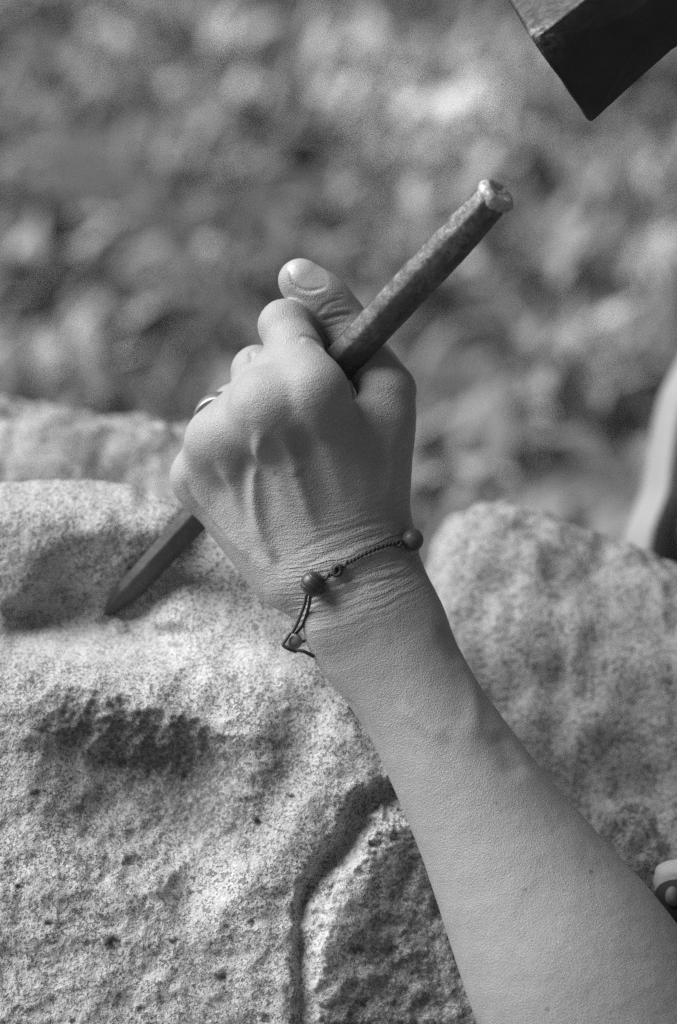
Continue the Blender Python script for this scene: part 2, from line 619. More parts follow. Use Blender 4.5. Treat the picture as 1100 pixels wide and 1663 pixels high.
boulder('boulder', P(100, 1560, -1450), (450, 1165, 420), 4.0, M_boulder_pale,
        'blurred pale boulder behind the carved stone on the left', 0.03, tilt=0.08, tilt_from=-0.4, square=0.95, power=6.0)
boulder('boulder', P(985, 1640, -1000), (388, 985, 345), 9.2, M_boulder,
        'large grey boulder behind the forearm, rounded top lit on its left', 0.03, tilt=0.36, tilt_from=-0.5, lean=0.30, square=0.95, power=6.0)
boulder('boulder', P(1082, 1700, -400), (190, 445, 200), 15.5, M_boulder,
        'lower darker boulder beside the elbow under the larger grey boulder', 0.10)

# ------------------------------------------------------------------ carved stone
us = np.concatenate([np.linspace(-900, -60, 40, endpoint=False), np.arange(-60, 900, 2.6), np.linspace(905, 1250, 30)])
vs_ = np.concatenate([np.arange(700, 1720, 2.6), np.linspace(1730, 3300, 60)])
UU, VV = np.meshgrid(us, vs_)
u_, v_ = UU.ravel(), VV.ravel()
uv = np.stack([u_, v_, np.zeros(len(u_))], 1)


def g2(cu, cv, su, sv):
    return np.exp(-(((u_ - cu) / su) ** 2 + ((v_ - cv) / sv) ** 2))


def interp(x, pts):
    a = np.array(pts, dtype=float)
    return np.interp(x, a[:, 0], a[:, 1])


# big form: front face, leaning back towards the top
front = interp(v_, [(700, -420), (860, -340), (1000, -225), (1100, -130), (1200, -62), (1300, -24), (1450, 18), (1663, 80), (1850, 90), (3300, -420)])
# left part: mound, undercut hollow, shelf, ledge
mound = interp(v_, [(700, -330), (800, -290), (862, -262), (900, -280), (960, -302), (1000, -322), (1012, -316), (1030, -285),
                    (1060, -200), (1095, -130), (1150, -75), (1250, -40), (1350, -14), (1450, 18), (1663, 80), (1850, 90), (3300, -420)])
k = 9
left = smooth(330, 250, u_ + 0.35 * (v_ - 900) * (v_ < 1020) + 8 * perlin(uv / 40.0))
plainface = interp(v_, [(700, -330), (800, -285), (900, -262), (1000, -262), (1025, -240), (1060, -190), (1095, -130), (1150, -75), (1250, -40), (1350, -14), (1450, 18), (1663, 80), (1850, 90), (3300, -420)])
hol = smooth(20, 85, u_ + 0.55 * (v_ - 960) + 14 * perlin(uv / 35.0 + 3))
lf = plainface * (1 - hol) + mound * hol
H = front * (1 - left) + lf * left
# smooth the piecewise form a little
Hg = H.reshape(len(vs_), len(us))
for _ in range(30):
    Hp = np.pad(Hg, 1, mode='edge')
    Hg = (Hp[:-2, 1:-1] + Hp[2:, 1:-1] + Hp[1:-1, :-2] + Hp[1:-1, 2:]) * 0.2 + Hg * 0.2
H = Hg.ravel()
# curve away at the sides
H -= 260 * np.clip((-(u_) - 60) / 800, 0, 2) ** 1.6
# rough hollow under the ledge
edgev = 1080 + 0.27 * u_ + 15 * perlin(uv / 45.0 + 31) + 6 * perlin(uv / 15.0 + 3)
under = np.clip((v_ - edgev) / 105.0, 0, 1) * smooth(330, 125, v_ - edgev - 0.10 * u_)
H -= 92 * under * smooth(20, 210, u_) * smooth(450, 320, u_ + 0.25 * (v_ - 1200))
H -= 7 * np.abs(perlin(uv / 46.0 + 70)) * smooth(1040, 1120, v_)
H -= 14 * g2(290, 1245, 80, 50)
H += 22 * g2(470, 1110, 130, 80)
H += 16 * g2(120, 1420, 190, 110)


def stroke(pts, width, depth, sharp=2.0):
    path = np.array([(a, b, 0) for a, b in pts], dtype=float)
    path = catmull(path, 8)
    m = (u_ > path[:, 0].min() - 5 * width) & (u_ < path[:, 0].max() + 5 * width) & (v_ > path[:, 1].min() - 5 * width) & (v_ < path[:, 1].max() + 5 * width)
    d = np.full(len(u_), 1e6)
    dd, al = lines_distance(uv[m], path)
    d[m] = dd
    prof = np.exp(-(d / width) ** sharp)
    return prof * depth, prof


# valley on the right of the dark patch
a, _ = stroke([(500, 1175), (478, 1230), (440, 1310), (385, 1395), (318, 1450)], 42, 22)
H -= a
a, _ = stroke([(540, 1150), (520, 1240), (490, 1310), (450, 1380), (400, 1430)], 34, 9)
H += a
# the carved groove and the smooth rib beside it
groove_pts = [(720, 1262), (655, 1283), (608, 1292), (580, 1312), (568, 1345), (545, 1385), (512, 1425), (493, 1462), (488, 1520), (489, 1600), (487, 1700), (484, 1780)]
path = catmull(np.array([(a_, b_, 0) for a_, b_ in groove_pts], dtype=float), 8)
m = (u_ > 380) & (u_ < 900) & (v_ > 1180) & (v_ < 1900)
d = np.full(len(u_), 1e3)
side = np.zeros(len(u_))
dd, al = lines_distance(uv[m], path)
d[m] = dd * (1 + 0.35 * perlin(uv[m] / 19.0) + 0.25 * perlin(uv[m] / 8.0))
# which side of the groove: right/below is positive
gx_ = np.interp(v_, path[::1, 1], path[::1, 0])
side = np.where(u_ > gx_, 1.0, -1.0)
wob = 1 + 0.25 * perlin(uv / 30.0 + 8)
gw = np.where(side > 0, 26.0, 9.5) * wob
upper = smooth(1480, 1330, v_)
H -= (24 + 34 * upper) * np.exp(-(d / (gw * (1 + 0.5 * upper))) ** 1.8)
rib, ribp = stroke([(640, 1340), (600, 1372), (572, 1410), (548, 1460), (530, 1520), (522, 1600), (518, 1700), (516, 1790)], 18, 5)
H += rib
# the face right of the rib is rough and falls away
rg = smooth(545, 640, u_ + 0.42 * (v_ - 1500)) * smooth(1300, 1400, v_)
H -= rg * 26 + 46 * smooth(560, 800, u_ + 0.3 * (v_ - 1500)) * smooth(1300, 1420, v_)
H -= 300 * np.clip((u_ - (620 + 0.55 * (v_ - 1050))) / 260, 0, 3) ** 1.8
# top edge of the mound rolls over to the back
top = interp(u_, [(-900, 830), (-60, 790), (0, 784), (80, 779), (150, 779), (215, 787), (260, 800), (300, 812), (400, 840), (560, 930), (640, 1060), (760, 1240), (900, 1450), (1250, 1900)])
top = top + 4 * perlin(np.stack([u_ / 25, u_ * 0, u_ * 0], 1))
R0 = 70.0
dv = v_ - top
roll = np.where(dv >= R0, 0, np.where(dv > 0, R0 * (1 - np.sqrt(np.clip(1 - (1 - dv / R0) ** 2, 0, 1))), R0))
H -= roll * 1.6
back = dv < 0
# roughness
H += 5.0 * fbm(uv / 60.0 + 2, 3) - 9.0 * np.abs(perlin(uv / 85.0 + 12))
stain_shade = np.zeros(len(u_))
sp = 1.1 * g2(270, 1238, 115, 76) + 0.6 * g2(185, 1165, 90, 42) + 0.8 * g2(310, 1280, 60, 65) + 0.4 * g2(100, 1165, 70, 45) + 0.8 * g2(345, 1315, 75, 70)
stain_shade += np.clip(sp + 0.8 * fbm(uv / 42.0, 3) + 0.35 * fbm(uv / 12.0, 2), 0, 1) * smooth(0.12, 0.6, sp)  # dark crust patch, with the shade under the ledge painted in
stain_shade += 0.7 * g2(455, 1250, 45, 95) + 0.35 * g2(400, 1370, 50, 40)  # shade of the valley, painted dark
stain_shade += rg * (0.8 + 0.3 * fbm(uv / 45.0 + 5, 3))  # rough darker face, the arm's shadow painted into it
stain_shade += 0.35 * hol * left * smooth(870, 900, v_) * smooth(1012, 1000, v_) * (0.7 + fbm(uv / 40.0 + 5, 3))  # hollow of the mound darkened to paint its shade
rough_amp = 0.8 + 2.0 * np.clip(stain_shade, 0, 1) + 0.8 * left
H += (rough_amp + 1.0 * rg) * fbm(uv / 10.0 + 40, 2) * 0.6 + rg * 6 * fbm(uv / 34.0 + 9, 2)
H -= (1.0 + 4.0 * np.abs(perlin(uv / 21.0 + 5))) * np.clip(stain_shade, 0, 1) * np.clip(perlin(uv / 9.0 + 60), 0, 1)
lump = np.exp(-(np.hypot((u_ - 193) / 15, (v_ - 1017) / 11) + 0.3 * perlin(uv / 9.0)) ** 4)
H += 9 * lump
stain_shade += 0.8 * np.exp(-(np.hypot((u_ - 198) / 11, (v_ - 1026) / 6)) ** 2) + 1.1 * np.exp(-(np.hypot((u_ - 176) / 13, (v_ - 1006) / 8)) ** 2)
dust_pale = 0.35 * ribp * smooth(1340, 1420, v_) + 0.4 * g2(185, 1048, 190, 26) + 0.35 * g2(420, 1080, 100, 40) + 0.2 * g2(180, 830, 180, 40)  # pale dust on the rib; shelf, shoulder and mound top also paler
# pits and dark inclusions
pits = [(187, 1533, 11, 0.9), (290, 1047, 6, 1.0), (398, 1303, 7, 0.9), (476, 1293, 4, 0.7), (420, 1335, 5, 0.8), (581, 1543, 8, 1), (640, 1545, 9, 1), (589, 1628, 7, 1), (310, 1450, 5, 0.5),
        (285, 1530, 5, 0.7), (362, 1590, 6, 0.6), (435, 1655, 7, 0.9), (410, 1500, 5, 0.6), (120, 1660, 5, 0.5), (60, 1290, 5, 0.5), (80, 1500, 5, 0.5), (230, 1640, 6, 0.6), (30, 1440, 4, 0.6)]
for (a_, b_, r_, s_) in pits:
    q = np.exp(-((np.hypot((u_ - a_) * 0.8, v_ - b_) + 3 * perlin(uv / 7.0)) / r_) ** 4)
    stain_shade += 1.6 * s_ * q
    H -= 5 * q
# everything past the top edge folds back
H = np.where(back, H + 3.2 * dv, H)
vsh = np.where(back, top + dv * 0.0 + (-dv) * 0.45, v_)
kk = (DIST - H) / DIST
pts = np.stack([(u_ - 550) * kk, -(vsh - 831.5) * kk, H], 1)
nvr, nuc = len(vs_), len(us)
ii = np.arange(nvr * nuc).reshape(nvr, nuc)
qf = np.stack([ii[:-1, :-1], ii[1:, :-1], ii[1:, 1:], ii[:-1, 1:]], -1).reshape(-1, 4)
# close the block at the back
ring = np.concatenate([ii[0, :], ii[1:, -1], ii[-1, -2::-1], ii[-2:0:-1, 0]])
nb = len(ring)
bk = pts[ring].copy()
bk[:, 2] = np.minimum(bk[:, 2] - 250, -1150)
allp = np.vstack([pts, bk, bk.mean(axis=0)[None]])
b0 = len(pts)
sf = [(int(ring[(i + 1) % nb]), int(ring[i]), b0 + i, b0 + (i + 1) % nb) for i in range(nb)]
cf = [(b0 + (i + 1) % nb, b0 + i, b0 + nb, b0 + nb) for i in range(nb)]
faces = (qf, np.array(sf), np.array([c_[:3] for c_ in cf]))
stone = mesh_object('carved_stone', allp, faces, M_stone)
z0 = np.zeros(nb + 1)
attr(stone, 'stain_shade', np.concatenate([np.clip(stain_shade, 0, 1.4), z0]))
attr(stone, 'dust_pale', np.concatenate([np.clip(dust_pale, 0, 1), z0]))
tag(stone, 'speckled granite block being carved, with a groove and dark rough patch', 'stone')
Hmap = H.reshape(nvr, nuc)


def stone_w(u, v):
    return float(Hmap[np.argmin(abs(vs_ - v)), np.argmin(abs(us - u))])


# =================================================================== CHISEL
T_TOP = P(806, 317, 150)
T_TIP = P(170, 1000, stone_w(170, 1002) - 10)
axis = T_TIP - T_TOP
LEN = np.linalg.norm(axis)
axd = axis / LEN
e1 = np.cross(axd, [0, 0, 1.0]); e1 /= np.linalg.norm(e1)
e2 = np.cross(axd, e1)
SEG = 48


def bar(profile, rings, dent, twist=0.0, seed=0.0):
    """profile(t) -> (radius, squareness); returns verts and faces of a worn octagonal bar"""
    vv, ff = [], []
    for i, t in enumerate(rings):
        r, sh = profile(t)
        for j in range(SEG):
            th = 2 * math.pi * j / SEG
            a8 = ((th + twist) % (math.pi / 4)) - math.pi / 8
            oc = math.cos(math.pi / 8) / math.cos(a8) / 0.965
            rr = r * ((1 - sh) + sh * oc)
            vv.append(T_TOP + axd * t + rr * (math.cos(th) * e1 + math.sin(th) * e2))
    vv = np.array(vv)
    n = fbm(vv / 26.0 + seed, 3)
    ax = np.repeat(rings, SEG)
    rad = vv - (T_TOP + axd * ax[:, None])
    vv += rad * (dent * n)[:, None]
    m = len(rings)
    for i in range(m - 1):
        for j in range(SEG):
            q = (j + 1) % SEG
            ff.append((i * SEG + j, i * SEG + q, (i + 1) * SEG + q, (i + 1) * SEG + j))
    ff.append(tuple(range(SEG))[::-1])
    ff.append(tuple((m - 1) * SEG + j for j in range(SEG)))
    return vv, ff


def shaft_prof(t):
    r = np.interp(t, [8, 30, 80, 150, 380, 560, 800, LEN - 70, LEN - 40, LEN - 12, LEN], [29, 30, 32.5, 33.5, 31.5, 28, 24.5, 22, 17, 9, 5])
    sh = np.interp(t, [0, 200, 500, 620, LEN], [0.7, 0.5, 0.7, 1.0, 1.0])
    return r, sh


chisel = empty('chisel', T_TIP)
rings = np.concatenate([np.linspace(8, LEN - 80, 190), np.linspace(LEN - 78, LEN, 30)])
sv, sf_ = bar(shaft_prof, rings, 0.018, twist=0.15 + math.pi / 8)
sh_o = mesh_object('shaft', sv, sf_, M_chisel, chisel)
tt = np.repeat(rings, SEG)
ang = np.tile(np.arange(SEG) / SEG * 2 * math.pi, len(rings))
a8 = ((ang + 0.15 + math.pi / 8) % (math.pi / 4)) - math.pi / 8
edge = smooth(0.75, 1.0, abs(a8) / (math.pi / 8))
attr(sh_o, 'wear_pale', np.clip(0.35 * edge + 0.35 * smooth(420, 120, tt) + 0.3 * fbm(sv / 60.0, 2), 0, 1) * smooth(640, 420, tt))


def lip_prof(t):
    r = np.interp(t, [-9, -6, 0, 5, 11, 15], [25, 29.5, 31.5, 31.5, 30, 27])
    return r, 0.35


lr = np.array([-10, -8, -6, -3, 0, 3, 6, 9, 12, 15], dtype=float)
lv, lf_ = bar(lip_prof, lr, 0.13, seed=21.0)
# hammered end: sunken, crumpled middle
lf_ = lf_[:-2] + [lf_[-1]]
nb0 = len(lv)
extra, ef = [], []
for ri, rr in enumerate([0.8, 0.6, 0.4, 0.2, 0.02]):
    for j in range(SEG):
        th = 2 * math.pi * j / SEG
        extra.append(T_TOP + axd * (-9 + 2.5 * (1 - rr) ** 0.7) + 22 * rr * (math.cos(th) * e1 + math.sin(th) * e2))
extra = np.array(extra)
extra += axd * (3.0 * fbm(extra / 7.0, 3))[:, None]
prev = np.arange(SEG)
for ri in range(5):
    cur = nb0 + ri * SEG + np.arange(SEG)
    for j in range(SEG):
        q = (j + 1) % SEG
        ef.append((int(prev[q]), int(prev[j]), int(cur[j]), int(cur[q])))
    prev = cur
lv = np.vstack([lv, extra])
lip = mesh_object('struck_head', lv, lf_ + ef, M_lip, chisel)
attr(lip, 'wear_pale', np.full(len(lv), 0.8))
tag(chisel, 'dark steel stone chisel gripped in the fist, its head mushroomed by blows', 'chisel')
lip['label'] = 'burred, mushroomed end with shiny edge'

# =================================================================== HAND
MARGIN = 70.0


def smin(a, b, k):
    h = np.maximum(k - np.abs(a - b), 0) / k
    return np.minimum(a, b) - h * h * k * 0.25


class Field:
    """signed distance of many joined lumps; each lump only touches the points near it"""
    def __init__(self, p):
        self.p = p
        self.d = np.full(len(p), 400.0)
        self.lo, self.hi = p.min(axis=0), p.max(axis=0)
        self.none = np.zeros(0, dtype=int)

    def near(self, lo, hi):
        if (self.lo > hi + MARGIN).any() or (self.hi < lo - MARGIN).any(): return self.none
        p = self.p
        return np.flatnonzero(((p > lo - MARGIN) & (p < hi + MARGIN)).all(axis=1))

    def join(self, i, q, k):
        if len(i): self.d[i] = smin(self.d[i], q, k)

    def cone(self, a, b, ra, rb, k):
        R = max(ra, rb)
        i = self.near(np.minimum(a, b) - R, np.maximum(a, b) + R)
        p = self.p[i]
        ab = b - a
        t = np.clip(((p - a) @ ab) / (ab @ ab), 0, 1)
        self.join(i, np.linalg.norm(p - a - t[:, None] * ab, axis=1) - (ra + (rb - ra) * t), k)

    def ell(self, c, r, k):
        r = np.asarray(r, dtype=float)
        i = self.near(c - r, c + r)
        q = self.p[i] - c
        k0 = np.linalg.norm(q / r, axis=1)
        k1 = np.linalg.norm(q / (r * r), axis=1) + 1e-9
        self.join(i, k0 * (k0 - 1) / k1, k)


# forearm: one swept section; columns: position along, centre offset across, half width, half thickness, centre depth
fd = np.array([0.873, 0.488, 0.0])     # across the forearm (right and up)
fl = np.array([0.488, -0.873, 0.0])    # along it, towards the elbow
ARM_O = P(600, 1000, 0)
ARM_T = catmull(np.array([(-90, 6, 98, 68, -34), (-20, 2, 112, 74, -28), (40, 0, 113, 78, -20), (110, 1, 102, 80, -14), (180, 3, 99, 86, -8), (270, 4, 107, 98, 0),
                          (380, 6, 122, 114, 10), (500, 8, 147, 136, 22), (640, 10, 176, 160, 36), (800, 8, 190, 168, 44), (1100, 0, 185, 165, 44)], dtype=float), 8)
# fingers: (u, v, w, r) joints
FING = {
    'index': [(510, 639, 72, 44), (464, 530, -38, 42), (506, 571, -92, 39), (548, 640, -108, 30)],
    'middle': [(440, 664, 48, 46), (418, 604, -96, 41), (446, 665, -170, 35), (502, 708, -144, 30)],
    'ring': [(368, 714, -42, 44), (384, 662, -158, 39), (404, 733, -216, 33), (456, 766, -186, 29)],
    'little': [(325, 776, -100, 36), (342, 736, -206, 33), (352, 792, -256, 29), (400, 812, -226, 26)],
}
THUMB = [(630, 634, -34, 46), (556, 523, -78, 39), (488, 456, -68, 37)]
MC = [((598, 872, -36), (510, 639, 72), 56, 42), ((556, 892, -26), (440, 664, 48), 56, 44),
      ((514, 914, -28), (368, 714, -42), 54, 42), ((474, 938, -46), (325, 776, -100), 50, 36)]


def arm_sdf(p):
    if len(p) <= 12000: return arm_sdf_part(p)
    return np.concatenate([arm_sdf_part(p[i:i + 12000]) for i in range(0, len(p), 12000)])


def arm_sdf_part(p):
    A = Field(p)
    # forearm
    i = np.flatnonzero(((p - ARM_O) @ fl > -160))
    q = p[i] - ARM_O
    s_ = q @ fl
    sc_ = np.clip(s_, ARM_T[0, 0], ARM_T[-1, 0])
    off_, hw_, ht_, dz_ = [np.interp(sc_, ARM_T[:, 0], ARM_T[:, c]) for c in (1, 2, 3, 4)]
    x_ = (q @ fd - off_)
    z_ = (q[:, 2] - dz_)
    over = (s_ - sc_)
    # slightly squared oval
    k0 = ((np.abs(x_) / hw_) ** 2.05 + (np.abs(z_) / ht_) ** 2.05) ** (1 / 2.05)
    rad = np.hypot(x_, z_) + 1e-6
    e_ = rad - rad / np.maximum(k0, 1e-4)
    e_ = e_ * np.clip(k0, 0.75, 1) ** 0.5
    A.join(i, np.where(np.abs(over) > 0, np.hypot(np.maximum(e_, 0), over) + np.minimum(e_, 0), e_), 30)
    # end of the ulna
    A.ell(P(548, 1014, 14), (44, 40, 30), 34)
    # carpus
    A.cone(P(520, 938, -46), P(612, 897, -40), 60, 56, 46)
    A.cone(P(572, 925, -30), P(600, 985, -24), 64, 70, 46)
    # palm plate
    for a, b, ra, rb in MC:
        A.cone(P(*a), P(*b), ra, rb, 40)
    # the row of knuckles
    A.cone(P(445, 662, 42), P(506, 642, 66), 42, 40, 44)
    A.cone(P(436, 668, 40), P(370, 714, -42), 42, 40, 44)
    # palm side flesh
    A.cone(P(455, 930, -95), P(352, 810, -128), 52, 40, 40)
    A.cone(P(560, 880, -85), P(470, 740, -62), 55, 42, 40)
    # thumb metacarpal, first web muscle
    A.cone(P(608, 862, -52), P(630, 634, -34), 54, 46, 36)
    A.ell(P(588, 770, -8), (56, 92, 44), 50)
    A.cone(P(552, 702, 18), P(620, 690, -24), 34, 36, 44)
    # knuckle heads
    A.ell(P(438, 660, 60), (28, 38, 26), 46)
    A.ell(P(340, 712, -44), (24, 26, 24), 30)
    # fingers, kept apart from each other
    F = Field(p)
    for nme, ch in FING.items():
        G_ = Field(p)
        for j in range(3):
            a, b = ch[j], ch[j + 1]
            G_.cone(P(*a[:3]), P(*b[:3]), a[3], b[3], 14)
        near_ = np.flatnonzero(G_.d < 300)
        F.join(near_, G_.d[near_], 22)
    # flesh between the first finger bones
    for fa, fb, rr, tt in (('index', 'middle', 36, 0.62), ('middle', 'ring', 36, 0.6), ('ring', 'little', 33, 0.5)):
        pa = P(*FING[fa][0][:3]) * (1 - tt) + P(*FING[fa][1][:3]) * tt
        pb = P(*FING[fb][0][:3]) * (1 - tt) + P(*FING[fb][1][:3]) * tt
        F.cone(pa, pb, rr, rr, 20)
    F.cone(P(348, 716, -66), P(322, 768, -112), 37, 33, 20)
    F.cone(P(424, 640, -28), P(376, 690, -94), 42, 40, 20)
    n_ = np.flatnonzero(F.d < 300)
    A.join(n_, F.d[n_], 46)
    T_ = Field(p)
    T_.cone(P(*THUMB[0][:3]), P(*THUMB[1][:3]), 45, 38, 10)
    T_.cone(P(*THUMB[1][:3]), P(*THUMB[2][:3]), 38, 36.5, 18)
    T_.ell(P(522, 488, -66), (44, 42, 34), 30)
    n_ = np.flatnonzero(T_.d < 300)
    A.join(n_, T_.d[n_], 5)
    return A.d


def surface_nets(f, lo, hi, res):
    lo = np.asarray(lo, float); hi = np.asarray(hi, float)
    B = 8
    n = np.ceil((hi - lo) / (res * B)).astype(int)
    bs = res * B
    cx, cy, cz = np.meshgrid(*[np.arange(k_) for k_ in n], indexing='ij')
    cb = np.stack([cx.ravel(), cy.ravel(), cz.ravel()], 1)
    dc = f(lo + (cb + 0.5) * bs)
    act = np.abs(dc) < bs * 0.87 * 1.25 + res * 2
    N = n * B + 1
    G = np.ones(N, dtype=np.float32)
    neg = cb[(~act) & (dc < 0)]
    for b in neg * B:
        G[b[0]:b[0] + B + 1, b[1]:b[1] + B + 1, b[2]:b[2] + B + 1] = -1
    ab = cb[act]
    loc = np.stack(np.meshgrid(*[np.arange(B + 1)] * 3, indexing='ij'), -1).reshape(-1, 3)
    for s_ in range(0, len(ab), 400):
        gi = (ab[s_:s_ + 400, None, :] * B + loc[None]).reshape(-1, 3)
        val = f(lo + gi * res)
        G[gi[:, 0], gi[:, 1], gi[:, 2]] = val
    sg = G < 0
    cnt = np.zeros(tuple(N - 1), dtype=np.int8)
    for dx in (0, 1):
        for dy in (0, 1):
            for dz in (0, 1):
                cnt += sg[dx:N[0] - 1 + dx, dy:N[1] - 1 + dy, dz:N[2] - 1 + dz]
    cells = np.argwhere((cnt > 0) & (cnt < 8))
    idm = np.full(tuple(N - 1), -1, dtype=np.int32)
    idm[cells[:, 0], cells[:, 1], cells[:, 2]] = np.arange(len(cells))
    acc = np.zeros((len(cells), 3)); num = np.zeros(len(cells))
    corners = [(0, 0, 0), (1, 0, 0), (0, 1, 0), (1, 1, 0), (0, 0, 1), (1, 0, 1), (0, 1, 1), (1, 1, 1)]
    cvl = [G[cells[:, 0] + c[0], cells[:, 1] + c[1], cells[:, 2] + c[2]].astype(float) for c in corners]
    for i in range(8):
        for j in range(i + 1, 8):
            if sum(abs(corners[i][q] - corners[j][q]) for q in range(3)) != 1: continue
            m_ = (cvl[i] < 0) != (cvl[j] < 0)
            t = np.where(m_, cvl[i] / (cvl[i] - cvl[j] + 1e-12), 0)
            pt = np.array(corners[i]) + t[:, None] * (np.array(corners[j]) - np.array(corners[i]))
            acc += pt * m_[:, None]; num += m_
    V = lo + (cells + acc / num[:, None]) * res
    Q = []
    for axn in range(3):
        o1, o2 = [q for q in range(3) if q != axn]
        s0 = [slice(None)] * 3; s1 = [slice(None)] * 3
        s0[axn] = slice(0, N[axn] - 1); s1[axn] = slice(1, N[axn])
        ch = sg[tuple(s0)] != sg[tuple(s1)]
        e = np.argwhere(ch)
        e = e[(e[:, o1] > 0) & (e[:, o2] > 0) & (e[:, o1] < N[o1] - 1) & (e[:, o2] < N[o2] - 1)]
        def cid(d1, d2):
            c = e.copy(); c[:, o1] -= d1; c[:, o2] -= d2
            return idm[c[:, 0], c[:, 1], c[:, 2]]
        q = np.stack([cid(1, 1), cid(0, 1), cid(0, 0), cid(1, 0)], 1)
        flip = sg[e[:, 0], e[:, 1], e[:, 2]]
        if axn == 1: flip = ~flip
        q[~flip] = q[~flip][:, ::-1]
        Q.append(q)
    Q = np.vstack(Q)
    Q = Q[(Q >= 0).all(axis=1)]
    return V, Q


def gradient(f, p, h=1.0):
    g_ = np.stack([f(p + np.eye(3)[k_] * h) - f(p - np.eye(3)[k_] * h) for k_ in range(3)], 1)
    return g_ / (np.linalg.norm(g_, axis=1)[:, None] + 1e-9)


def snap(u, v, w0=260.0):
    """nearest skin point under a reading"""
    w = w0
    for _ in range(160):
        q = P(u, v, w)
        dd = arm_sdf(q[None])[0]
        if dd < 0.3: return q
        w -= min(max(dd * 0.8, 0.3), 30.0)
        if w < -600: break
    return None


lo = np.array([-300, -1060, -330.0]); hi = np.array([700, 440, 215.0])
RES = 2.45
V, Q = surface_nets(arm_sdf, lo, hi, RES)
Nrm = gradient(arm_sdf, V, 2.0)
V -= Nrm * arm_sdf(V)[:, None]

# veins, tendons, creases: raised or sunken lines on the skin
off = np.zeros(len(V))


def line_on_skin(pts, width, height, fade=0.15, power=2.0, n=7):
    global off
    pp = [snap(a_, b_) for a_, b_ in pts]
    pp = [q for q in pp if q is not None]
    if len(pp) < 2: return
    path = catmull(np.array(pp), n)
    m = np.linalg.norm(V - path.mean(axis=0), axis=1) < np.linalg.norm(path - path.mean(axis=0), axis=1).max() + 4 * width
    dd, al = lines_distance(V[m], path)
    pr = np.exp(-(dd / width) ** power)
    if fade > 0:
        pr = pr * smooth(0, fade, al) * smooth(1, 1 - fade, al)
    off[m] += height * pr


# veins on the back of the hand
line_on_skin([(425, 690), (421, 730), (414, 770), (414, 810), (424, 855), (438, 890), (455, 915)], 11.0, 8.5)
line_on_skin([(401, 735), (396, 780), (398, 830), (412, 880)], 13, -5.0, 0.3)
line_on_skin([(444, 735), (440, 790), (446, 850)], 16, -3.0, 0.3)
line_on_skin([(455, 690), (470, 730), (482, 775), (500, 825), (522, 880)], 12, 6.0, 0.25)
line_on_skin([(482, 775), (478, 766), (488, 760), (500, 762)], 9, 1.5, 0.3)
line_on_skin([(485, 690), (505, 740), (530, 800), (548, 850)], 16, -3.5, 0.3)
line_on_skin([(352, 745), (380, 795), (412, 850), (440, 905)], 13, 5.0, 0.25)
line_on_skin([(310, 790), (345, 838), (385, 885), (415, 915)], 10, 4.0, 0.25)
line_on_skin([(298, 778), (330, 830), (372, 880)], 6, -3.0, 0.2)
line_on_skin([(505, 660), (535, 740), (565, 830)], 16, 3.5, 0.3)
line_on_skin([(405, 905), (425, 916), (452, 918)], 16, 2.0, 0.3)
line_on_skin([(640, 690), (636, 760), (634, 830)], 14, 4.0, 0.3)
# hollows between the knuckles
line_on_skin([(468, 600), (472, 650), (478, 700)], 15, -3.0, 0.35)
line_on_skin([(398, 650), (402, 690), (412, 730)], 16, -2.0, 0.35)
line_on_skin([(342, 738), (356, 775), (378, 815)], 13, -2.0, 0.35)
# dimple on the middle finger
line_on_skin([(407, 574), (408, 580), (407, 585)], 4.5, -3.5, 0)
# thumb creases
line_on_skin([(516, 505), (530, 494), (548, 487), (566, 484)], 2.4, -1.5, 0.3)
line_on_skin([(512, 526), (535, 517), (556, 511), (580, 511)], 2.6, -2.2, 0.2)
line_on_skin([(526, 508), (546, 501), (570, 498)], 2.2, -1.2, 0.3)
line_on_skin([(540, 482), (552, 478), (562, 478)], 2.2, -0.9, 0.3)
line_on_skin([(508, 514), (524, 503), (536, 498)], 2.2, -0.9, 0.3)
line_on_skin([(522, 535), (545, 527), (572, 522)], 2.4, -1.0, 0.3)
line_on_skin([(514, 515), (534, 506), (556, 503), (578, 503)], 4.0, 1.3, 0.3)
# nail bed of the thumb
line_on_skin([(471, 436), (471, 448), (478, 461), (489, 469), (503, 472), (520, 469), (535, 462)], 2.5, -2.6, 0.25)
line_on_skin([(463, 448), (472, 466), (486, 476), (502, 480), (521, 476), (538, 469)], 5.5, 1.4, 0.3)
# fold of skin between forefinger and chisel
line_on_skin([(482, 545), (500, 546), (516, 553), (526, 562)], 3.2, -2.0, 0.3)
line_on_skin([(486, 553), (504, 556), (520, 565), (534, 578)], 6.0, 3.0, 0.2)
# wrist folds
for k_, (a_, b_, dpt) in enumerate([((470, 935), (655, 862), 1.6), ((455, 912), (650, 842), 1.5), ((505, 985), (690, 935), 2.0), ((500, 970), (683, 917), 1.7), ((540, 960), (680, 902), 1.4)]):
    pl = [(a_[0] + (b_[0] - a_[0]) * t, a_[1] + (b_[1] - a_[1]) * t - 12 * math.sin(math.pi * t)) for t in np.linspace(0, 1, 6)]
    line_on_skin(pl, 4.0, -dpt, 0.25)
line_on_skin([(535, 985), (565, 972), (600, 952)], 18, -4, 0.3)
# forearm: tendon, vein and the muscle that stands out
line_on_skin([(755, 1080), (770, 1130), (768, 1180), (745, 1215)], 17, 3.2, 0.35)
line_on_skin([(640, 1140), (690, 1180), (735, 1205)], 12, 3.0, 0.3)
line_on_skin([(780, 1110), (800, 1180), (850, 1270)], 26, -5.0, 0.3)
line_on_skin([(720, 1010), (735, 1050), (752, 1085)], 20, -4.0, 0.3)
line_on_skin([(560, 1130), (585, 1160), (605, 1200)], 6, -2.0, 0.25)
V2 = V + Nrm * off[:, None]
V2 += Nrm * (0.6 * fbm(V / 42.0, 3))[:, None]

arm = mesh_object('person', V2, Q, M_skin)
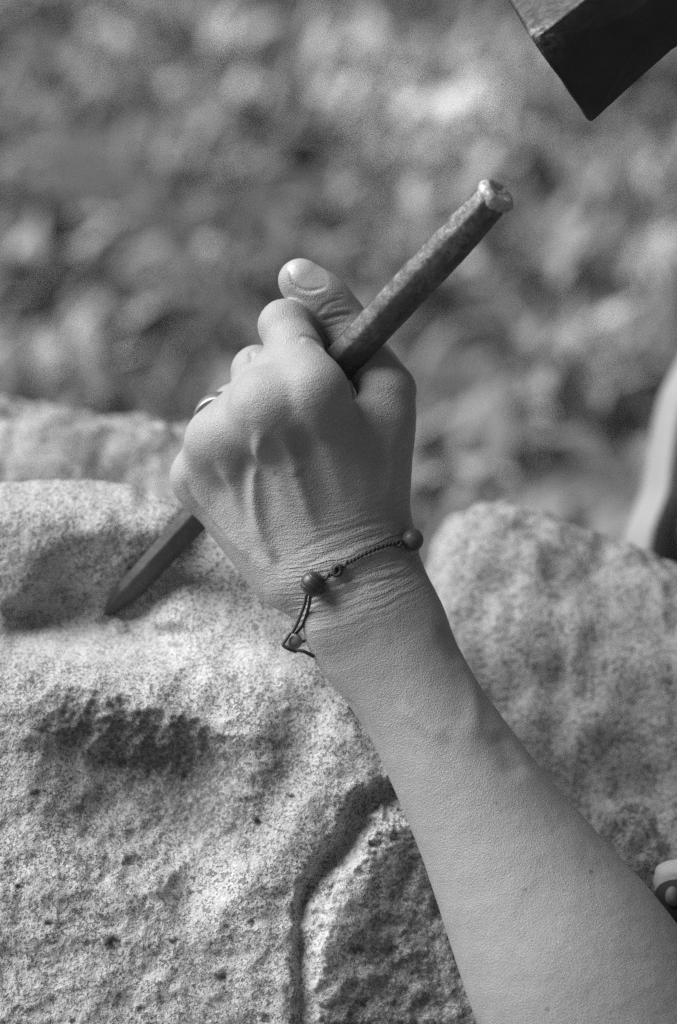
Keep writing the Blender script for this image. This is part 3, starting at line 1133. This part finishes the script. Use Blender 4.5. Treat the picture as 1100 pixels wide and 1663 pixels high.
# reading of each skin point
kz = DIST / (DIST - V[:, 2])
pu, pv_ = V[:, 0] * kz + 550, -V[:, 1] * kz + 831.5
sx, sy = np.array([0.94, -0.34]), np.array([0.34, 0.94])
mm = 0.25
attr3(arm, 'skinco', np.stack([(pu * sx[0] + pv_ * sx[1]) * mm, (pu * sy[0] + pv_ * sy[1] + 0.0009 * ((pu - 590) ** 2)) * mm, V[:, 2] * mm], 1))
al_ = (pu - 590) * 0.34 + (pv_ - 900) * 0.94
wr_ = smooth(-90, 10, al_) * smooth(120, 40, al_) * smooth(410, 520, pu) * 0.9 + 0.12 * smooth(260, 60, al_) * smooth(0, 60, al_)
wr_ += 0.25 * smooth(-220, -40, al_) * smooth(40, -40, al_) * smooth(470, 600, pu)
attr(arm, 'wrinkle', np.clip(wr_, 0, 1))
attr(arm, 'crepe', np.clip(0.75 * smooth(-330, -230, al_) * smooth(140, 20, al_) * smooth(330, 470, pu) + 0.10, 0, 1))
ml = np.zeros(len(V))
for (a_, b_, r_) in [(445, 769, 4.6), (960, 1416, 4.2), (806, 1304, 3.2), (853, 1445, 3.0), (890, 1640, 3.6), (455, 797, 2.5)]:
    ml = np.maximum(ml, np.exp(-((np.hypot(pu - a_, pv_ - b_)) / r_) ** 4) * (Nrm[:, 2] > 0))
attr(arm, 'mole', ml * 0.55)
nl = smooth(1.0, 0.86, np.hypot(((pu - 500) * 0.78 + (pv_ - 444) * 0.62) / 41, (-(pu - 500) * 0.62 + (pv_ - 444) * 0.78) / 25)) * (Nrm[:, 2] > 0)
attr(arm, 'nail', nl)
tag(arm, 'bare left forearm and fist with raised thumb, gripping the chisel', 'person')

# =================================================================== RING
rc0, rc1 = P(*FING['ring'][0][:3]), P(*FING['ring'][1][:3])
rd = (rc1 - rc0) / np.linalg.norm(rc1 - rc0)
rc = rc0 + (rc1 - rc0) * 0.80 + np.array([-21, -10, 4])
ra_ = np.cross(rd, [0, 0, 1.0]); ra_ /= np.linalg.norm(ra_)
rb_ = np.cross(rd, ra_)
vv, ff = [], []
nA, nB = 72, 14
for i in range(nA):
    a_ = 2 * math.pi * i / nA
    rad = math.cos(a_) * ra_ + math.sin(a_) * rb_
    for j in range(nB):
        b_ = 2 * math.pi * j / nB
        vv.append(rc + rad * (44 + 3.6 * math.cos(b_)) + rd * (15 * math.copysign(abs(math.sin(b_)) ** 0.7, math.sin(b_))))
for i in range(nA):
    for j in range(nB):
        i2, j2 = (i + 1) % nA, (j + 1) % nB
        ff.append((i * nB + j, i2 * nB + j, i2 * nB + j2, i * nB + j2))
ring_o = mesh_object('ring', vv, ff, M_ring)
tag(ring_o, 'wide silver band worn on the ring finger of the fist', 'ring')

# =================================================================== BRACELET
def on_skin(u, v, lift):
    q = snap(u, v)
    if q is None: return None
    n_ = gradient(arm_sdf, q[None], 3.0)[0]
    return q + n_ * lift


B_big = on_skin(513, 945, 15)
B_right = on_skin(661, 879, 13)
B_low = P(477, 1041, -10)
brace = empty('bracelet', on_skin(560, 930, 0))
cord_pts = [on_skin(u, v, l) for u, v, l in [(648, 882, 6), (630, 885, 4), (606, 893, 4), (582, 905, 4), (562, 916, 5), (548, 926, 5)]]
cpath = np.vstack([[B_right + [-6, 0, 2]], cord_pts, [B_big + [20, 10, 2]]])
cp = catmull(cpath, 10)
cp = np.stack([np.interp(np.linspace(0, 1, 160), np.linspace(0, 1, len(cp)), cp[:, c]) for c in range(3)], 1)
for ph_ in (0, math.pi):
    ta_ = np.linspace(0, 26 * math.pi, len(cp)) + ph_
    v1, f1 = tube(cp + np.stack([0.5 * np.cos(ta_), 1.7 * np.cos(ta_), 1.7 * np.sin(ta_)], 1), 2.1, 7)
    mesh_object('cord', v1, f1, M_cord, brace)
# second strand twisted round the first near the knot
tw = cp[-48:]
tt_ = np.linspace(0, 7 * math.pi, len(tw))
v1, f1 = tube(tw + np.stack([np.zeros(len(tw)), 3.2 * np.cos(tt_), 3.2 * np.sin(tt_)], 1), 2.2, 7)
mesh_object('cord', v1, f1, M_cord, brace)
k1 = cord_pts[-1]
kt = np.linspace(0, 4 * math.pi, 50)
v1, f1 = tube(np.stack([k1[0] + 6 * np.cos(kt) + 2 * np.sin(kt / 2), k1[1] + 7.5 * np.sin(kt), k1[2] + 2 + 4 * np.sin(kt * 0.5 + 1)], 1), 3.4, 7)
mesh_object('knot', v1, f1, M_cord, brace)
k2 = on_skin(644, 882, 6)
v1, f1 = tube(np.stack([k2[0] + 5 * np.cos(kt) + 2 * np.sin(kt / 2), k2[1] + 5 * np.sin(kt), k2[2] + 2 + 4 * np.sin(kt * 0.5 + 1)], 1), 2.4, 7)
mesh_object('knot', v1, f1, M_cord, brace)
# cord from the big bead down to the small one: two strands
for dx, bow in ((0, 0), (6, 5)):
    c_ = np.array([B_big + [-10 + dx, -16, 0], P(494 + dx + bow * 0.4, 985, B_big[2] * 0.75 - 4), P(482 + dx * 0.8 + bow, 1015, 6), B_low + [-4 + dx, 10, 0]])
    v1, f1 = tube(catmull(c_, 10), 2.6, 8)
    mesh_object('cord', v1, f1, M_cord, brace)
# loose ends round the pale bead
for pts_ in ([(472, 1028, 4), (464, 1040, 6), (460, 1047, 8), (468, 1053, 8), (482, 1058, 4)],
             [(482, 1056, 6), (494, 1058, 6), (510, 1066, 0)]):
    v1, f1 = tube(catmull(np.array([P(*q) for q in pts_]), 10), [2.6, 2.9, 3.4], 8)
    mesh_object('cord', v1, f1, M_cord, brace)
# round the hidden side of the wrist
hid = [B_right + [4, -2, -4], P(676, 905, -60), P(640, 950, -120), P(570, 990, -120), P(505, 1035, -70), B_low + [6, -4, -8]]
v1, f1 = tube(catmull(np.array(hid), 10), 2.8, 8)
mesh_object('cord', v1, f1, M_cord, brace)


def bead(c, r, m, lab, drill):
    d_ = np.asarray(drill, float); d_ /= np.linalg.norm(d_)
    a_ = np.cross(d_, [0.3, 0.5, 0.8]); a_ /= np.linalg.norm(a_)
    Rm = np.stack([a_, np.cross(d_, a_), d_], 1)
    v_b, f_b = uv_ball(c, r, 40, 24, squash=np.array([1, 1, 0.94]), R=Rm)
    o = mesh_object('bead', v_b, f_b, m, brace)
    o['label'] = lab
    return o


bead(B_big, 21.0, M_bead_dark, 'large dark polished bead with carved lines', (0.8, 0.5, 0.2))
bead(B_right, 18.5, M_bead_mid, 'mottled grey bead at the edge of the wrist', (0.9, 0.2, 0.0))
bead(B_low, 14.5, M_bead_pale, 'small pale bead hanging by the loose cord ends', (0.3, 0.9, 0.1))
tag(brace, 'thin dark cord bracelet with three beads round the wrist', 'bracelet')

# =================================================================== HAMMER
c0 = P(865, 65, 120)
E1 = np.array([103.0, -122.0, -110.0]); E2 = np.array([-40.0, 104.0, -153.0])
E1n, E2n = E1 / np.linalg.norm(E1), E2 / np.linalg.norm(E2)
An = np.cross(E1, E2); An /= np.linalg.norm(An)
side_ = 190.0
ham = empty('hammer', c0 + E1 * 0.5 + E2 * 0.5)
HL = 420.0
cen = c0 + (E1n + E2n) * side_ * 0.5


def section(t, half, ch1, ch2):
    """square section with chamfered corners: ch1 eats along E1, ch2 along E2"""
    o = []
    for (s1, s2) in ((-1, -1), (1, -1), (1, 1), (-1, 1)):
        k_ = cen + An * t + half * (s1 * E1n + s2 * E2n)
        pa = k_ - s1 * ch1 * E1n
        pb = k_ - s2 * ch2 * E2n
        pair = [pb, pa] if s1 * s2 > 0 else [pa, pb]
        o += pair
    return o


secs = [(3, 91, 4, 4), (0, 92, 5, 4), (5, 95, 4.5, 4), (12, 95, 5, 5), (120, 90, 58, 20), (170, 87, 62, 24), (250, 87, 62, 24), (300, 90, 58, 20), (408, 95, 5, 5), (415, 95, 4.5, 4), (420, 91, 5, 4)]
secs[0] = (0, 88, 6, 5); secs[1] = (1.5, 92, 5, 4)
hv, hf = [], []
for (t, hh, a_, b_) in secs:
    hv += section(t, hh, a_, b_)
for i in range(len(secs) - 1):
    for j in range(8):
        q = (j + 1) % 8
        hf.append((i * 8 + j, i * 8 + q, (i + 1) * 8 + q, (i + 1) * 8 + j))
hf.append(tuple(range(8))[::-1])
hf.append(tuple((len(secs) - 1) * 8 + j for j in range(8)))
# make it finer, with battered edges
me = bpy.data.meshes.new('head')
bm = bmesh.new()
bvs = [bm.verts.new(tuple(q)) for q in hv]
for f_ in hf: bm.faces.new([bvs[i] for i in f_])
bmesh.ops.recalc_face_normals(bm, faces=bm.faces)
bmesh.ops.bevel(bm, geom=[e for e in bm.edges if e.calc_face_angle(0) > 0.35], offset=4.0, segments=3, affect='EDGES', profile=0.5)
bmesh.ops.triangulate(bm, faces=[f for f in bm.faces if len(f.verts) > 4])
bmesh.ops.subdivide_edges(bm, edges=[e for e in bm.edges if e.calc_length() > 24], cuts=5, use_grid_fill=True)
hv = np.array([v.co[:] for v in bm.verts]); bm.verts.index_update()
hf = [tuple(v.index for v in f.verts) for f in bm.faces]
bm.free()
hv += 2.4 * fbm(hv / 24.0, 4)[:, None] * np.array([0.5, 0.6, 0.6])
head = mesh_object('head', hv, hf, M_hammer, ham, smooth_shade=False)
ta = (hv - c0) @ An
hc_ = np.abs((hv - cen) @ E1n); hd_ = np.abs((hv - cen) @ E2n)
attr(head, 'wear_pale', np.clip(0.9 * np.exp(-(np.linalg.norm(hv - c0, axis=1) / 30) ** 2) + 0.12 * ((hv - cen) @ E1n < -75) + 0.25 * np.exp(-(ta / 10) ** 2) * (np.minimum(hc_, hd_) > 80), 0, 1))  # worn corner and rim; whole left face a little paler
hb = cen + An * 210
hp_ = [hb - E2n * 78, hb, hb + E2n * 160, hb + E2n * 420, hb + E2n * 800, hb + E2n * 1000]
v1, f1 = tube(catmull(np.array(hp_), 6), np.interp(np.linspace(0, 1, 31), [0, 0.3, 0.6, 0.95, 1], [46, 48, 54, 60, 50]), 20)
mesh_object('handle', v1, f1, M_wood, ham)
tag(ham, 'black iron hammer head with chamfered corner, raised above the chisel', 'hammer')

# =================================================================== CLOTH AND POUCH AT THE RIGHT
lefts = [(300, 1190), (420, 1160), (520, 1135), (590, 1098), (640, 1072), (690, 1060), (740, 1050), (800, 1040), (860, 1014), (910, 1004), (960, 1006), (1010, 1024), (1060, 1050), (1200, 1088), (1400, 1094), (1600, 1090), (1900, 1080), (2600, 1070)]
la = np.array(lefts, float)
vv, NV, NU = [], 150, 70
for i in range(NV):
    v0 = 300 + 2300 * (i / (NV - 1)) ** 1.25
    ul = np.interp(v0, la[:, 0], la[:, 1])
    for j in range(NU):
        t = j / (NU - 1)
        u0 = ul + 520 * t
        fold = 38 * math.sin(t * 17 + 1.6 * math.sin(v0 / 190) + v0 / 120) + 42 * math.sin(t * 52 - v0 / 95)
        rl = -260 * (1 - min(t / 0.10, 1)) ** 2
        w0 = -1500 + fold * min(1, t * 12 + 0.4) + rl - 0.30 * max(v0 - 1000, 0) - 60 * math.exp(-((v0 - 950) / 60) ** 2)
        vv.append(P(u0, v0, w0))
idx = np.arange(NV * NU).reshape(NV, NU)
cfc = np.stack([idx[:-1, :-1], idx[1:, :-1], idx[1:, 1:], idx[:-1, 1:]], -1).reshape(-1, 4)
cl = mesh_object('draped_cloth', np.array(vv), cfc, M_cloth)
sm = cl.modifiers.new('thickness', 'SOLIDIFY')
sm.thickness = 0.003
sm.offset = -1
tag(cl, 'pale folded cloth hanging blurred at the right edge behind the boulder', 'cloth')

pz = -130
pouch = empty('cloth_pouch', P(1110, 1500, pz))
pv1, pf1 = uv_ball(np.zeros(3), 1.0, 36, 22)
pv1 = np.array(pv1)
pc = P(1126, 1432, pz)
q = pv1
q = np.sign(q) * np.abs(q) ** 0.6 * np.array([64, 36, 50])
pv1 = pc + q
pv1 += 3 * fbm(pv1 / 25.0, 2)[:, None]
mesh_object('body', pv1, pf1, M_canvas, pouch)
pc = P(1124, 1468, pz + 34)
q, pf1 = uv_ball(np.zeros(3), 1.0, 30, 18)
q = np.array(q)
q = np.sign(q) * np.abs(q) ** 0.7 * np.array([62, 46, 36])
mesh_object('opening', pc + q, pf1, M_dark, pouch)
q, pf1 = uv_ball(P(1092, 1456, pz + 66), 13, 20, 14, squash=np.array([0.9, 1.3, 0.9]))
mesh_object('toggle', q, pf1, M_greycap, pouch)
tag(pouch, 'small pale pouch with dark opening at the right edge beside the forearm', 'pouch')
